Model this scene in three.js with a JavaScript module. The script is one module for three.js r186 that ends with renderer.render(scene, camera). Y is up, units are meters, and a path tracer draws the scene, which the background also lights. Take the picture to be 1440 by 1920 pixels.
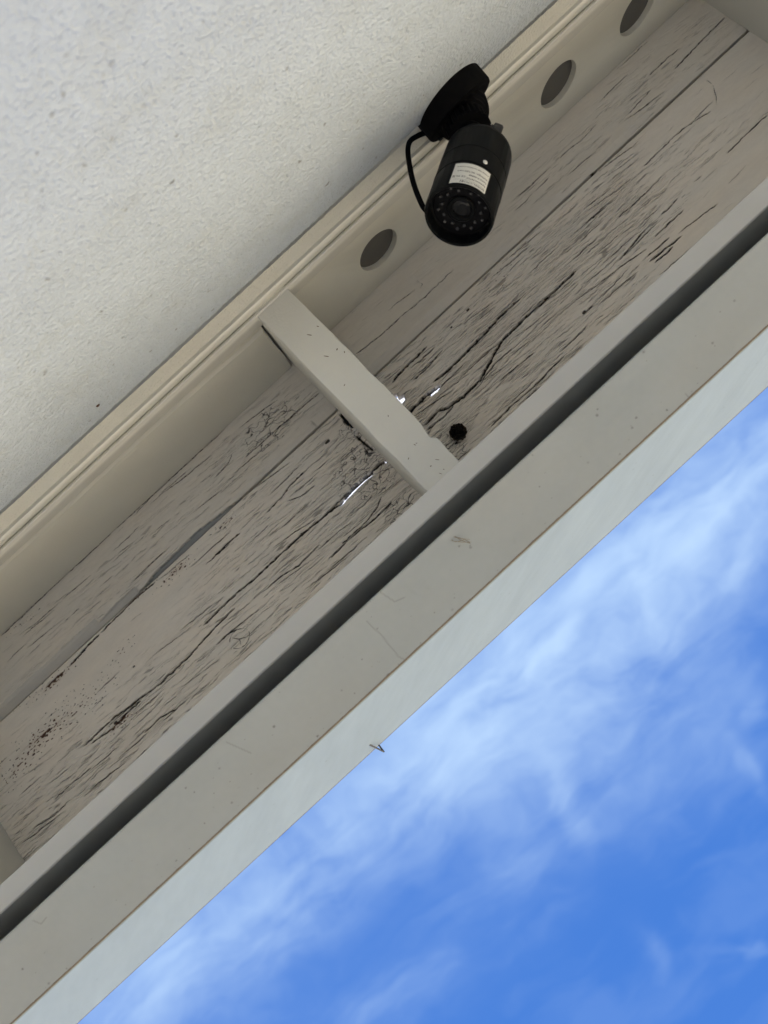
import * as THREE from 'three';
import { mergeGeometries, mergeVertices, toCreasedNormals } from 'three/addons/utils/BufferGeometryUtils.js';

/* ------------------------------------------------------------------ camera, sky, sun, exposure */
const FOCAL = 1443, EYE = 1.75;                       // focal length in photo pixels (1440 x 1920), phone height in metres
const PITCH = THREE.MathUtils.degToRad(17.1);         // roof slope
const W = 768, H = 1024;
const scene = new THREE.Scene();
const camera = new THREE.PerspectiveCamera(67.3, W / H, 0.02, 400);
camera.position.set(0, EYE, 0);                       // the phone points straight up
camera.up.set(-0.678, 0, -0.735);
camera.lookAt(0, EYE + 1, 0);
camera.focus = 0.82; camera.userData.fStop = 6.8;
scene.add(camera);
const renderer = new THREE.WebGLRenderer({ antialias: true });
renderer.setSize(W, H);
renderer.toneMapping = THREE.LinearToneMapping;
renderer.toneMappingExposure = 1.9;
renderer.shadowMap.enabled = true;

const SUN_DIR = new THREE.Vector3(0.56, 0.69, -0.43).normalize();
const SUN_POWER = 5;
const sun = new THREE.DirectionalLight(new THREE.Color(1, 0.95, 0.86), SUN_POWER);
sun.position.copy(SUN_DIR).multiplyScalar(30).add(new THREE.Vector3(0, EYE, 0));
sun.target.position.set(0, EYE, 0);
sun.castShadow = true; sun.shadow.mapSize.set(2048, 2048); sun.shadow.bias = -0.0005;
Object.assign(sun.shadow.camera, { left: -12, right: 12, top: 12, bottom: -12, near: 1, far: 70 });
scene.add(sun, sun.target);

/* ------------------------------------------------------------------ noise */
function rng(seed) { let s = seed >>> 0; return () => { s = (s + 0x6D2B79F5) | 0; let t = Math.imul(s ^ (s >>> 15), 1 | s); t = (t + Math.imul(t ^ (t >>> 7), 61 | t)) ^ t; return ((t ^ (t >>> 14)) >>> 0) / 4294967296; }; }
const PERM = new Uint8Array(512); { const r = rng(7), a = [...Array(256).keys()]; for (let i = 255; i > 0; i--) { const j = Math.floor(r() * (i + 1)); [a[i], a[j]] = [a[j], a[i]]; } for (let i = 0; i < 512; i++) PERM[i] = a[i & 255]; }
const GX = new Float32Array(256), GY = new Float32Array(256); for (let i = 0; i < 256; i++) { GX[i] = Math.cos(i * 2.39996); GY[i] = Math.sin(i * 2.39996); }
function noise(x, y) {                                  // gradient noise, about -0.7 .. 0.7
  const xi = Math.floor(x), yi = Math.floor(y), fx = x - xi, fy = y - yi, X = xi & 255, Y = yi & 255;
  const u = fx * fx * fx * (fx * (fx * 6 - 15) + 10), v = fy * fy * fy * (fy * (fy * 6 - 15) + 10);
  const a = PERM[PERM[X] + Y], b = PERM[PERM[X + 1] + Y], c = PERM[PERM[X] + Y + 1], d = PERM[PERM[X + 1] + Y + 1];
  const p = GX[a] * fx + GY[a] * fy, q = GX[b] * (fx - 1) + GY[b] * fy, r = GX[c] * fx + GY[c] * (fy - 1), s = GX[d] * (fx - 1) + GY[d] * (fy - 1);
  return p + u * (q - p) + v * (r + u * (s - r) - p - u * (q - p));
}
function fbm(x, y, o = 4) { let a = 1, s = 0; for (let i = 0; i < o; i++) { s += a * noise(x, y); x = x * 2.03 + 17.3; y = y * 2.03 - 9.1; a *= 0.5; } return s; }
function worley(x, y) {                                 // distance to the border between cells
  const xi = Math.floor(x), yi = Math.floor(y); let f1 = 9, f2 = 9;
  for (let j = -1; j < 2; j++) for (let i = -1; i < 2; i++) {
    const h = PERM[PERM[(xi + i) & 255] + ((yi + j) & 255)], g = PERM[h + 31];
    const d = Math.hypot(xi + i + h / 256 - x, yi + j + g / 256 - y);
    if (d < f1) { f2 = f1; f1 = d; } else if (d < f2) f2 = d;
  }
  return f2 - f1;
}
const clamp = (v, a = 0, b = 1) => v < a ? a : v > b ? b : v, smooth = (a, b, v) => { v = clamp((v - a) / (b - a)); return v * v * (3 - 2 * v); }, mix = (a, b, t) => a + (b - a) * t;
const toSRGB = (v) => { v = clamp(v); return 255 * (v <= 0.0031308 ? 12.92 * v : 1.055 * v ** (1 / 2.4) - 0.055); };

/* ------------------------------------------------------------------ sky: blue air with high thin cloud, whiter and brighter low down */
{
  const SW = 4096, SH = 2048, data = new Float32Array(SW * SH * 4);
  // brighter banks and streaks of cloud: centre and axes on the plane of cloud overhead (in photo pixels of that plane), turn in degrees, strength
  const banks = [[1330, 900, 320, 130, -43, .54], [1060, 1190, 340, 170, -42, .52], [760, 1440, 320, 120, -43, .50], [450, 1720, 340, 110, -38, .44], [1130, 1420, 280, 140, -25, .26],
    [1290, 1090, 260, 140, -30, .28], [1010, 1235, 80, 16, -48, .55], [1062, 1200, 46, 16, -62, .40], [1085, 1535, 22, 60, -18, .26], [1048, 1470, 20, 64, -25, .24], [1225, 1780, 20, 50, -40, .11], [1420, 1778, 70, 9, -4, .12],
    [1440, 880, 120, 60, -30, .40], [1420, 1330, 14, 36, 25, .12], [1405, 1435, 18, 60, -38, .12], [250, 1860, 170, 80, -40, .36], [700, 1890, 280, 80, -28, .13], [960, 1640, 190, 40, -30, .13], [1225, 1150, 20, 90, -30, .28], [1330, 1120, 110, 14, -44, .22], [880, 1330, 120, 60, -40, .28], [1120, 1240, 160, 40, -35, .2]]
    .map(([x, y, a, b, d, s]) => [x, y, a, b, Math.cos(d * Math.PI / 180), Math.sin(d * Math.PI / 180), s]);
  for (let j = 0; j < SH; j++) {
    const el = ((j + 0.5) / SH - 0.5) * Math.PI, y = Math.sin(el), ce = Math.cos(el);
    for (let i = 0; i < SW; i++) {
      const az = ((i + 0.5) / SW - 0.5) * 2 * Math.PI, x = Math.cos(az) * ce, z = Math.sin(az) * ce, o = 4 * (j * SW + i);
      const low = Math.exp(-Math.max(y, 0) * 3.6), haze = Math.exp(-Math.max(y, 0) * 11);
      let r = mix(mix(.033, .20, low), 1.0, haze), g = mix(mix(.120, .43, low), 1.0, haze), b = mix(mix(.405, .95, low), .94, haze), c = 0;
      if (y > 0.02) {
        const k = FOCAL / Math.max(y, 0.12), s = k * z, t = k * x, px = 720 + .678 * s - .735 * t, py = 960 + .735 * s + .678 * t;
        const u0 = .78 * px - .62 * py, v0 = .62 * px + .78 * py;           // along and across the high wind
        const w1 = fbm(u0 / 330 + 3, v0 / 210 + 8, 3), w2 = fbm(u0 / 330 - 11, v0 / 210 + 2, 3), w3 = fbm(u0 / 95 + 31, v0 / 75 - 5, 3), w4 = fbm(u0 / 95 - 3, v0 / 75 + 17, 3);
        const u = u0 + 70 * w1 + 20 * w3, v = v0 + 62 * w2 + 16 * w4;
        const veil = fbm(u / 380, v / 190, 5), fibre = fbm(u / 150 + 20, v / 38 - 7, 5), tuft = fbm(u / 60 + 7, v / 40, 4);
        let m = 0;
        for (const [cx, cy, a, w, co, si, st] of banks) { const dx = px + 26 * w3 - cx, dy = py + 26 * w4 - cy, p = (dx * co + dy * si) / a, q = (-dx * si + dy * co) / w, e = p * p + q * q; if (e < 9) m += st * Math.exp(-e); }
        c = .86 * (1 - Math.exp(-1.05 * (m * clamp(.90 + .62 * veil + .34 * fibre + .20 * tuft, .12, 2) + .07 * smooth(-.1, .8, veil + .3 * fibre))));
        if (y < .6) c = mix(clamp(0.16 + 0.4 * veil), c, smooth(.3, .6, y));
      }
      const sunward = Math.max(0, x * SUN_DIR.x + y * SUN_DIR.y + z * SUN_DIR.z), glow = 0.3 * sunward ** 24;
      data[o] = .87 * mix(r, .46, c) + glow; data[o + 1] = .87 * mix(g, .60, c) + glow; data[o + 2] = .87 * mix(b, .73, c) + glow; data[o + 3] = 1;
      if (y < 0) { data[o] = .30; data[o + 1] = .29; data[o + 2] = .27; }
    }
  }
  const sky = new THREE.DataTexture(data, SW, SH, THREE.RGBAFormat, THREE.FloatType);
  sky.mapping = THREE.EquirectangularReflectionMapping; sky.magFilter = THREE.LinearFilter; sky.minFilter = THREE.LinearFilter; sky.needsUpdate = true;
  scene.background = sky; scene.environment = sky;
}

/* ------------------------------------------------------------------ places: the roof's own axes are x (along the wall), N (square to the roof, up), R (down the slope, outward) */
const CO = Math.cos(PITCH), SI = Math.sin(PITCH);
const frame = (x, N, R) => new THREE.Vector3(x, EYE + N * CO - R * SI, N * SI + R * CO);
const angleOf = (px, py) => { const a = px - 720, b = py - 960; return [(.678 * a + .735 * b) / FOCAL, (-.735 * a + .678 * b) / FOCAL]; };
function onRoof(px, py, N = 0.83) { const [s, t] = angleOf(px, py), k = N / (CO + SI * s); return [k * t, k * (-SI + CO * s)]; }   // [x, R] measured off the photograph
function atHeight(px, py, y) { const [s, t] = angleOf(px, py); return new THREE.Vector3(t * y, EYE + y, s * y); }

/* ------------------------------------------------------------------ object helpers */
const taken = {};
function numbered(name) { const n = taken[name] = (taken[name] ?? -1) + 1; return n ? `${name}_${String(n).padStart(3, '0')}` : name; }
function tag(o, label, category, group) { o.userData.label = label; if (category) o.userData.category = category; if (group) o.userData.group = group; return o; }
function thing(name, label, category, position, tilt = 0, group) {
  const g = new THREE.Group(); g.name = numbered(name); g.position.copy(position); g.rotation.x = tilt; scene.add(g); g.updateMatrixWorld(true);
  return tag(g, label, category, group);
}
function part(name, geo, mat, parent, frameOf = 'roof') {     // geometry is written in roof axes (or world axes) and moved to its parent's base
  const m = new THREE.Mesh(geo, mat); m.name = name; m.castShadow = m.receiveShadow = true;
  if (frameOf !== 'own') {
    const inv = new THREE.Matrix4().copy(parent.matrixWorld).invert(), roof = new THREE.Matrix4().makeRotationX(PITCH).setPosition(0, EYE, 0);
    geo.applyMatrix4(frameOf === 'roof' ? inv.multiply(roof) : inv);
  }
  parent.add(m); m.updateMatrixWorld(true);
  return m;
}
function boxUV(geo) {                                       // uv in metres, by the way each face points
  const g = geo.index ? geo.toNonIndexed() : geo; g.computeVertexNormals();
  const p = g.attributes.position, uv = new Float32Array(p.count * 2), a = new THREE.Vector3(), b = new THREE.Vector3(), c = new THREE.Vector3();
  for (let i = 0; i < p.count; i += 3) {
    a.fromBufferAttribute(p, i); b.fromBufferAttribute(p, i + 1).sub(a); c.fromBufferAttribute(p, i + 2).sub(a); b.cross(c);
    const ax = Math.abs(b.x), ay = Math.abs(b.y), az = Math.abs(b.z);
    for (let k = 0; k < 3; k++) { const X = p.getX(i + k), Y = p.getY(i + k), Z = p.getZ(i + k); const q = ay >= ax && ay >= az ? [X, Z] : az >= ax ? [X, Y + .37] : [Z + .71, Y]; uv[2 * (i + k)] = q[0]; uv[2 * (i + k) + 1] = q[1]; }
  }
  g.setAttribute('uv', new THREE.BufferAttribute(uv, 2));
  return g;
}
function box(x0, x1, y0, y1, z0, z1) { const g = new THREE.BoxGeometry(x1 - x0, y1 - y0, z1 - z0); g.translate((x0 + x1) / 2, (y0 + y1) / 2, (z0 + z1) / 2); return boxUV(g); }
const range = (a, b, n) => Array.from({ length: n + 1 }, (_, i) => a + (b - a) * i / n);
function loft(xs, ring, closed = true, crease = 0.7) {      // ring(x, i) -> [[y, z] or [y, z, dx] ...], the same count everywhere
  const rings = xs.map(ring), n = rings[0].length, m = closed ? n : n - 1, pos = [], uv = [];
  const at = (i, k) => { const q = rings[i][k % n]; return [xs[i] + (q[2] || 0), q[0], q[1]]; };
  let run = [0]; for (let k = 0; k < m; k++) { const a = rings[0][k], b = rings[0][(k + 1) % n]; run.push(run[k] + Math.hypot(a[0] - b[0], a[1] - b[1])); }
  const tri = (...v) => { for (const [i, k] of v) { pos.push(...at(i, k)); uv.push(xs[i], run[k]); } };
  for (let i = 0; i + 1 < xs.length; i++) for (let k = 0; k < m; k++) { tri([i, k], [i + 1, k], [i + 1, k + 1]); tri([i, k], [i + 1, k + 1], [i, k + 1]); }
  if (closed) for (const i of [0, xs.length - 1]) { const tr = THREE.ShapeUtils.triangulateShape(rings[i].map((q) => new THREE.Vector2(q[1], q[0])), []); for (const f of tr) { for (const k of f) { pos.push(...at(i, k)); uv.push(rings[i][k][1], rings[i][k][0]); } } }
  let g = new THREE.BufferGeometry(); g.setAttribute('position', new THREE.Float32BufferAttribute(pos, 3)); g.setAttribute('uv', new THREE.Float32BufferAttribute(uv, 2));
  g.computeVertexNormals();
  return crease ? toCreasedNormals(g, crease) : g;
}
function texture(w, h, fill, color = true) {                // fill(i, j) -> [r, g, b] linear (colour) or a 0..1 number
  const d = new Uint8Array(w * h * 4);
  for (let j = 0; j < h; j++) for (let i = 0; i < w; i++) {
    const o = 4 * (j * w + i), v = fill(i, j);
    if (color) { d[o] = toSRGB(v[0]); d[o + 1] = toSRGB(v[1]); d[o + 2] = toSRGB(v[2]); } else d[o] = d[o + 1] = d[o + 2] = 255 * clamp(v);
    d[o + 3] = 255;
  }
  const t = new THREE.DataTexture(d, w, h); t.magFilter = THREE.LinearFilter; t.minFilter = THREE.LinearMipmapLinearFilter; t.generateMipmaps = true; t.wrapS = t.wrapT = THREE.RepeatWrapping;
  if (color) t.colorSpace = THREE.SRGBColorSpace; t.needsUpdate = true; return t;
}

/* ------------------------------------------------------------------ paints */
// tileable field of 512: noise read on a torus by mixing shifted copies
function tile(w, f) { return (i, j) => { const u = i / w, v = j / w, a = smooth(0, 1, u), b = smooth(0, 1, v); const q = f(i, j), r = f(i - w, j), s = f(i, j - w), t = f(i - w, j - w); return mix(mix(q, r, a), mix(s, t, a), b); }; }
const PW = 768, PM = 0.5;                                   // half a metre of brushed paint
const tintN = tile(PW, (i, j) => fbm(i / 90, j / 90, 4)), warmN = tile(PW, (i, j) => fbm(i / 160 + 50, j / 160, 3)), grainN = tile(PW, (i, j) => 0.6 * noise(i / 3.1, j / 3.1) + 0.4 * noise(i / 14, j / 2.2) + .5 * noise(i / 30, j / 30));
const speckN = tile(PW, (i, j) => noise(i / 4.4 + 300, j / 4.4));
const paintMap = texture(PW, PW, (i, j) => { const t = 1 + 0.055 * tintN(i, j), w = 0.025 * warmN(i, j), k = speckN(i, j) > .60 ? 0.62 : 1; return [.88 * t * k * (1 + w), .88 * t * k, .88 * t * k * (1 - w)]; });
const paintBump = texture(PW, PW, (i, j) => 0.5 + 0.4 * grainN(i, j), false);
for (const t of [paintMap, paintBump]) t.repeat.set(1 / PM, 1 / PM);
function paint(r, g, b, roughness = 0.55, bump = 0.0004, extra = {}) { return new THREE.MeshPhysicalMaterial({ color: new THREE.Color().setRGB(r, g, b), map: paintMap, bumpMap: paintBump, bumpScale: bump, roughness, side: THREE.DoubleSide, ...extra }); }
const M = {
  trim: paint(.85, .83, .75, .36, .0003, { clearcoat: 1, clearcoatRoughness: .10 }),
  vent: paint(.75, .73, .65, .5),
  frieze: paint(.72, .70, .62, .42),
  rafter: paint(.78, .765, .695, .5, .0005),
  subfascia: paint(.79, .78, .735, .5, .0003),
  gutter: paint(.62, .61, .57, .45, .0002),
  dustShade: paint(.13, .125, .115, .95, .0015),
  black: new THREE.MeshPhysicalMaterial({ color: new THREE.Color().setRGB(.006, .0065, .007), roughness: .32, specularIntensity: .09, bumpMap: paintBump, bumpScale: .0001 }),
  matteBlack: new THREE.MeshPhysicalMaterial({ color: new THREE.Color().setRGB(.005, .005, .0055), roughness: .75, specularIntensity: .08 }),
  darkWood: paint(.22, .18, .135, .95, .0006),
  rawWood: paint(.20, .15, .10, .9, .001),
};

/* ------------------------------------------------------------------ ground and house */
{
  const T = 1024, n = tile(T, (i, j) => fbm(i / 120, j / 120, 5)), f = tile(T, (i, j) => noise(i / 3, j / 3));
  const map = texture(T, T, (i, j) => { const t = 1 + .16 * n(i, j) + .14 * f(i, j); return [.64 * t, .575 * t, .44 * t]; });
  map.repeat.set(60, 60);
  const g = new THREE.PlaneGeometry(300, 300, 1, 1); g.rotateX(-Math.PI / 2);
  const m = new THREE.Mesh(g, new THREE.MeshStandardMaterial({ map, roughness: .95 })); m.name = 'ground'; m.userData = { kind: 'structure', label: 'pale sandy paved ground below the eaves' }; m.receiveShadow = true; scene.add(m);
}
{
  const n = thing('added_neighbour_house', 'unseen cream house added across the yard, its two wings bouncing warm light to the eaves', 'house', new THREE.Vector3(-4, 0, 6.2));  // unseen house, added and placed for its warm reflected light
  const cream = new THREE.MeshStandardMaterial({ color: new THREE.Color().setRGB(.85, .79, .64), roughness: .9 }), tiles = new THREE.MeshStandardMaterial({ color: new THREE.Color().setRGB(.30, .16, .11), roughness: .9 });
  part('wall', mergeGeometries([box(-5.2, 2.0, 0, 4.6, 6.2, 6.5), box(-5.5, -5.2, 0, 4.6, 1.2, 6.5)]), cream, n, 'world');
  const a = box(-5.8, 2.3, 0, .15, -.4, 4); a.rotateX(-.3); a.translate(0, 4.55, 6.2);
  const b = box(-4, .4, 0, .15, .9, 6.2); b.rotateZ(.3); b.translate(-5.2, 4.55, 0);
  part('roof', mergeGeometries([a, b]), tiles, n, 'world');
}
const WALL_Z = -0.256, WALL_TOP = 0.757;
{
  const wall = thing('stucco_wall', 'white sand-finish stucco wall filling the upper left, faintly stained, under the eaves trim', 'wall', new THREE.Vector3(0, 0, WALL_Z));
  // sand-finish coat: fine sheet with a ragged top edge
  const X0 = -0.95, X1 = 0.85, Y0 = 0.06, TW = 2048, TH = 1024, grain = new Float32Array(TW * TH), r = rng(11);
  const sx = (X1 - X0) / TW, sy = (WALL_TOP - Y0) / TH;
  const spots = Array.from({ length: 520 }, () => [r() * TW, r() * TH, (0.9 + 2.0 * r() * r() * r()) / 1000 * (r() < .12 ? 1.7 : 1), r() * 7, r()]);
  const dark = new Float32Array(TW * TH);
  for (const [cx, cy, rad, ph, w] of spots) {
    const ri = Math.ceil(2.2 * rad / sx), rj = Math.ceil(2.2 * rad / sy);
    for (let j = -rj; j <= rj; j++) for (let i = -ri; i <= ri; i++) {
      const I = Math.floor(cx + i), J = Math.floor(cy + j); if (I < 0 || J < 0 || I >= TW || J >= TH) continue;
      const dx = i * sx, dy = j * sy, a = Math.atan2(dy, dx), q = Math.hypot(dx, dy * .8) / (rad * (1 + .35 * Math.sin(2 * a + ph) + .25 * Math.sin(3 * a + 2 * ph)));
      dark[J * TW + I] = Math.max(dark[J * TW + I], (0.35 + .5 * w) * smooth(1.1, .5, q));
    }
  }
  for (let j = 0; j < TH; j++) for (let i = 0; i < TW; i++) {
    const x = i * sx * 1000, y = j * sy * 1000;                // millimetres
    const a = noise(x / 1.9, y / 1.9), b = noise(x / 4.2 + 7, y / 4.2), c = noise(x / 16, y / 16 + 3), lump = 1 - Math.min(1, worley(x / 3.2, y / 3.2) * 1.6);
    grain[j * TW + i] = .5 + .26 * a + .22 * b + .14 * c - .14 * lump;
  }
  const bump = texture(TW, TH, (i, j) => grain[j * TW + i] - .25 * dark[j * TW + i], false);
  const map = texture(TW, TH, (i, j) => {
    const x = i * sx * 1000, y = j * sy * 1000, k = j * TW + i, t = 1 + .05 * noise(x / 70, y / 70) + .26 * (grain[k] - .5), d = dark[k];
    const stain = clamp(smooth(-.1, .75, noise(x / 55 + 3, y / 32 + 8) + .6 * noise(x / 9, y / 9))) * .10;    // blotches of old dirt
    return [mix(.575, .24, d) * t * (1 - .35 * stain), mix(.63, .24, d) * t * (1 - .45 * stain), mix(.70, .24, d) * t * (1 - .7 * stain)];
  });
  bump.wrapS = bump.wrapT = map.wrapS = map.wrapT = THREE.ClampToEdgeWrapping;
  const coat = new THREE.MeshStandardMaterial({ map, bumpMap: bump, bumpScale: .0045, roughness: .92, side: THREE.DoubleSide });
  const xs = range(X0, X1, 900), rag = (x) => WALL_TOP + .0016 * noise(x * 60, 4) + .0018 * noise(x * 210, 9) + .0008 * noise(x * 600, 2);
  const g = loft(xs, (x) => [[Y0, WALL_Z], [WALL_TOP - .02, WALL_Z], [rag(x) - .002, WALL_Z], [rag(x), WALL_Z - .0015], [rag(x), -.285]], false, 0);
  const p = g.attributes.position, uv = g.attributes.uv;
  for (let i = 0; i < p.count; i++) { uv.setXY(i, (p.getX(i) - X0) / (X1 - X0), (p.getY(i) - Y0) / (WALL_TOP - Y0)); p.setY(i, p.getY(i) + EYE); }
  part('stucco_coat', g, coat, wall, 'world');
  const plain = new THREE.MeshStandardMaterial({ color: new THREE.Color().setRGB(.78, .755, .70), roughness: .92 });
  const lower = mergeGeometries([box(-6, 6, 0, EYE + Y0, -.45, WALL_Z), box(-6, X0, EYE + Y0, EYE + WALL_TOP, -.45, WALL_Z), box(X1, 6, EYE + Y0, EYE + WALL_TOP, -.45, WALL_Z), box(X0, X1, EYE + Y0, EYE + WALL_TOP - .004, -.45, WALL_Z - .03)]);
  part('wall_body', lower, plain, wall, 'world');
}

/* ------------------------------------------------------------------ trim under the eaves: rough sloping band, bead, groove, lip */
{
  const t = thing('eaves_trim', 'cream painted moulding with two glossy beads between the stucco wall and the frieze', 'moulding', new THREE.Vector3(0, EYE + .7946, -.2359));
  const xs = range(-2.6, -1, 8).concat(range(-.99, .9, 420), range(1, 2.6, 8));
  const wob = (x, k) => .0005 * noise(x * 9, k) + .00025 * noise(x * 45, k + 30);
  const band = loft(xs, (x) => [[.806, -.300], [.806, -.2700], [.7755 + wob(x, 1), -.2600 + wob(x, 2) + .0005 * noise(x * 150, 6)], [.7835 + .0006 * noise(x * 55, 7), -.2548], [.7925 + wob(x, 3), -.2490], [.80, -.2490]], false, .3);
  band.translate(0, EYE, 0); part('band', band, paint(.78, .765, .695, .9, .0030), t, 'world');
  const b1 = loft(xs, (x) => [[.806, -.2524], [.7912, -.2522], [.7882, -.2480], [.7876, -.2467], [.7882, -.2454], [.7902, -.2439], [.7930, -.2430], [.7995, -.2428], [.806, -.2436]].map(([y, z], k) => [y + wob(x, 4), z + wob(x, 5) * .6]), false, .5);
  b1.translate(0, EYE, 0); part('bead', b1, M.trim, t, 'world');
  const b2 = loft(xs, (x) => [[.815, -.2427], [.7975, -.2424], [.7955, -.2412], [.7941, -.2392], [.7943, -.2379], [.7956, -.2367], [.7985, -.2359], [.806, -.2357], [.825, -.2362]].map(([y, z]) => [y + wob(x, 7), z + wob(x, 8) * .6 + .0002 * noise(x * 120, 3)]), false, .5);
  b2.translate(0, EYE, 0); part('lip', b2, M.trim, t, 'world');
}

/* ------------------------------------------------------------------ roof deck: boards with cracked paint */
const DECK = 0.83;
const roof = thing('roof_deck', 'old roof boards seen from below, their beige paint split into long dark cracks', 'roof', frame(0, DECK, -.24), PITCH);
const inPoly = (poly, x, y) => { let k = false; for (let i = 0, j = poly.length - 1; i < poly.length; j = i++) { const [a, b] = poly[i], [c, d] = poly[j]; if ((b > y) !== (d > y) && x < (c - a) * (y - b) / (d - b) + a) k = !k; } return k; };
function makeBoard(o) {
  const X0 = -.76, X1 = .70, TW = 2048, TH = Math.round((o.R1 - o.R0) / .00036), sx = (X1 - X0) / TW, sr = (o.R1 - o.R0) / TH, r = rng(o.seed);
  const rec = new Float32Array(TW * TH), dark = new Float32Array(TW * TH), fine = new Float32Array(TW * TH), hole = new Uint8Array(TW * TH), rust = new Float32Array(TW * TH), grey = new Float32Array(TW * TH);
  const idx = (x, R) => [(x - X0) / sx, (R - o.R0) / sr];
  const carve = (pts, width, depth, lift = 0) => {            // pts: [x, R, scale]
    for (let k = 0; k + 1 < pts.length; k++) {
      const [ax, ar, as = 1] = pts[k], [bx, br, bs = 1] = pts[k + 1], pad = width * 1.5 + .0012;
      const i0 = Math.max(0, Math.floor((Math.min(ax, bx) - pad - X0) / sx)), i1 = Math.min(TW - 1, Math.ceil((Math.max(ax, bx) + pad - X0) / sx));
      const j0 = Math.max(0, Math.floor((Math.min(ar, br) - pad - o.R0) / sr)), j1 = Math.min(TH - 1, Math.ceil((Math.max(ar, br) + pad - o.R0) / sr));
      const dx = bx - ax, dr = br - ar, L = dx * dx + dr * dr || 1e-9;
      for (let j = j0; j <= j1; j++) for (let i = i0; i <= i1; i++) {
        const x = X0 + (i + .5) * sx, R = o.R0 + (j + .5) * sr, t = clamp(((x - ax) * dx + (R - ar) * dr) / L), d = Math.hypot(x - ax - t * dx, R - ar - t * dr), w = width * mix(as, bs, t) * .5;
        const q = smooth(w + .00022, Math.max(0, w - .00018), d), n = j * TW + i; if (q <= 0) { continue; }
        rec[n] = Math.max(rec[n], depth * q * Math.min(1, .35 + mix(as, bs, t))); dark[n] = Math.max(dark[n], q * clamp(w / .00028));
      }
    }
  };
  const jag = (pts, amp, step = .004) => {                    // break a polyline into stair-like splinters
    const out = []; for (let k = 0; k + 1 < pts.length; k++) { const [ax, ar] = pts[k], [bx, br] = pts[k + 1], n = Math.max(1, Math.round(Math.hypot(bx - ax, br - ar) / step)); for (let i = 0; i < n; i++) { const t = i / n; out.push([mix(ax, bx, t), mix(ar, br, t) + (r() - .5) * amp * 2, .55 + .9 * r()]); } }
    out.push([...pts[pts.length - 1], .25]); out[0][2] = .25; return out;
  };
  const B = (list) => list.map(([px, py]) => onRoof(px, py, DECK));
  const cover = (x, R) => o.cover(x, R);
  // 1. the fine ripple of splits along the grain, and the low wave of the old paint
  for (let j = 0; j < TH; j++) for (let i = 0; i < TW; i++) {
    const x = X0 + (i + .5) * sx, R = o.R0 + (j + .5) * sr, n = j * TW + i, c = cover(x, R), sk = R + .035 * x;
    const w1 = .75 * noise(x * 42 + 3, sk * 130) + .25 * noise(x * 190, sk * 300), a = noise(x * 9, sk * 290 + w1), b = noise(x * 15 + 80, sk * 470 + w1 + 20), gate = smooth(.10 - .62 * c, .36 - .62 * c, noise(x * 24 + 9, sk * 210) + .35 * noise(x * 90, sk * 400));
    const l1 = smooth(.070, .028, Math.abs(a)) * gate, l2 = smooth(.085, .03, Math.abs(b)) * smooth(.25 - .55 * c, .5 - .5 * c, noise(x * 34 + 5, sk * 260 + 40));
    const l = Math.max(l1, .7 * l2) * smooth(.02, .3, c);
    rec[n] += .0010 * l - .00035 * noise(x * 12, sk * 170) * c - .0005 * noise(x * 24, sk * 330 + w1) * c + .0011 * smooth(.22, 0, Math.abs(noise(x * 13 + 31, sk * 250 + .7 * w1 + 60))) * smooth(.1, .5, c + .5 * noise(x * 20, sk * 60)) * smooth(-.15, .3, noise(x * 52 + 17, sk * 300)); dark[n] = Math.max(dark[n], .54 * l * l); fine[n] = l;
    for (const al of o.alligator) {                            // small broken plates
      const dx = (x - al[0]) / al[2], dr = (R - al[1]) / al[3], m = 1 - dx * dx - dr * dr; if (m <= 0) continue;
      const e = worley(x * al[4] + .6 * noise(x * 150, R * 150), R * al[5] + .6 * noise(x * 150 + 7, R * 150)), q = smooth(.075, .02, e) * smooth(0, .35, m + .5 * noise(x * 60, R * 60));
      rec[n] += .0012 * q; dark[n] = Math.max(dark[n], .9 * q);
    }
    const flake = o.pits ? o.pits.reduce((s, [px, pr, ax, ar, k]) => { const dx = (x - px) / ax, dr = (R - pr - .02 * (x - px)) / ar; return Math.max(s, k * Math.exp(-dx * dx - dr * dr)); }, 0) : 0;
    if (flake > .02) { const v = noise(x * 230, R * 520 + 3) + .5 * noise(x * 500 + 9, R * 900), q = smooth(.78 - .62 * flake, .90 - .62 * flake, v + .25); rec[n] += .0007 * q; dark[n] = Math.max(dark[n], q); rust[n] = Math.max(rust[n], .8 * smooth(.25, .9, flake + .4 * noise(x * 90, R * 160))); }
  }
  // 2. scattered short splits, stepped like the grain
  const area = (X1 - X0) * (o.R1 - o.R0);
  for (let k = 0; k < o.count; k++) {
    let x = X0 + r() * (X1 - X0), R = o.R0 + .002 + r() * (o.R1 - o.R0 - .004); if (r() > cover(x, R) + .05) continue;
    const big = r() ** 3, len = .006 + .05 * big + .012 * r(), wid = .00018 + .00062 * big, slope = -.06 + .16 * (r() - .5), pts = [], n = Math.max(3, Math.round(len / .0035));
    for (let i = 0; i <= n; i++) { const e = Math.sin(Math.PI * (i + .3) / (n + .6)); pts.push([x, R, .3 + e * (.6 + .5 * r())]); x += len / n; R += slope * len / n + (r() - .5) * .0007; if (r() < .22) R += (r() - .35) * .0016; }
    carve(pts, wid, .0006 + .0022 * big);
  }
  // 3. the cracks that stand out
  for (const [w, d, pts] of o.cracks) carve(jag(B(pts), .00055), w / 1000, d / 1000);
  for (const [cx, cy, s] of o.dots || []) { const [x, R] = onRoof(cx, cy, DECK); carve([[x - s * .0004, R, 1], [x + s * .0004, R + .0002, .8]], s / 1000, .0018); }
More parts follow.
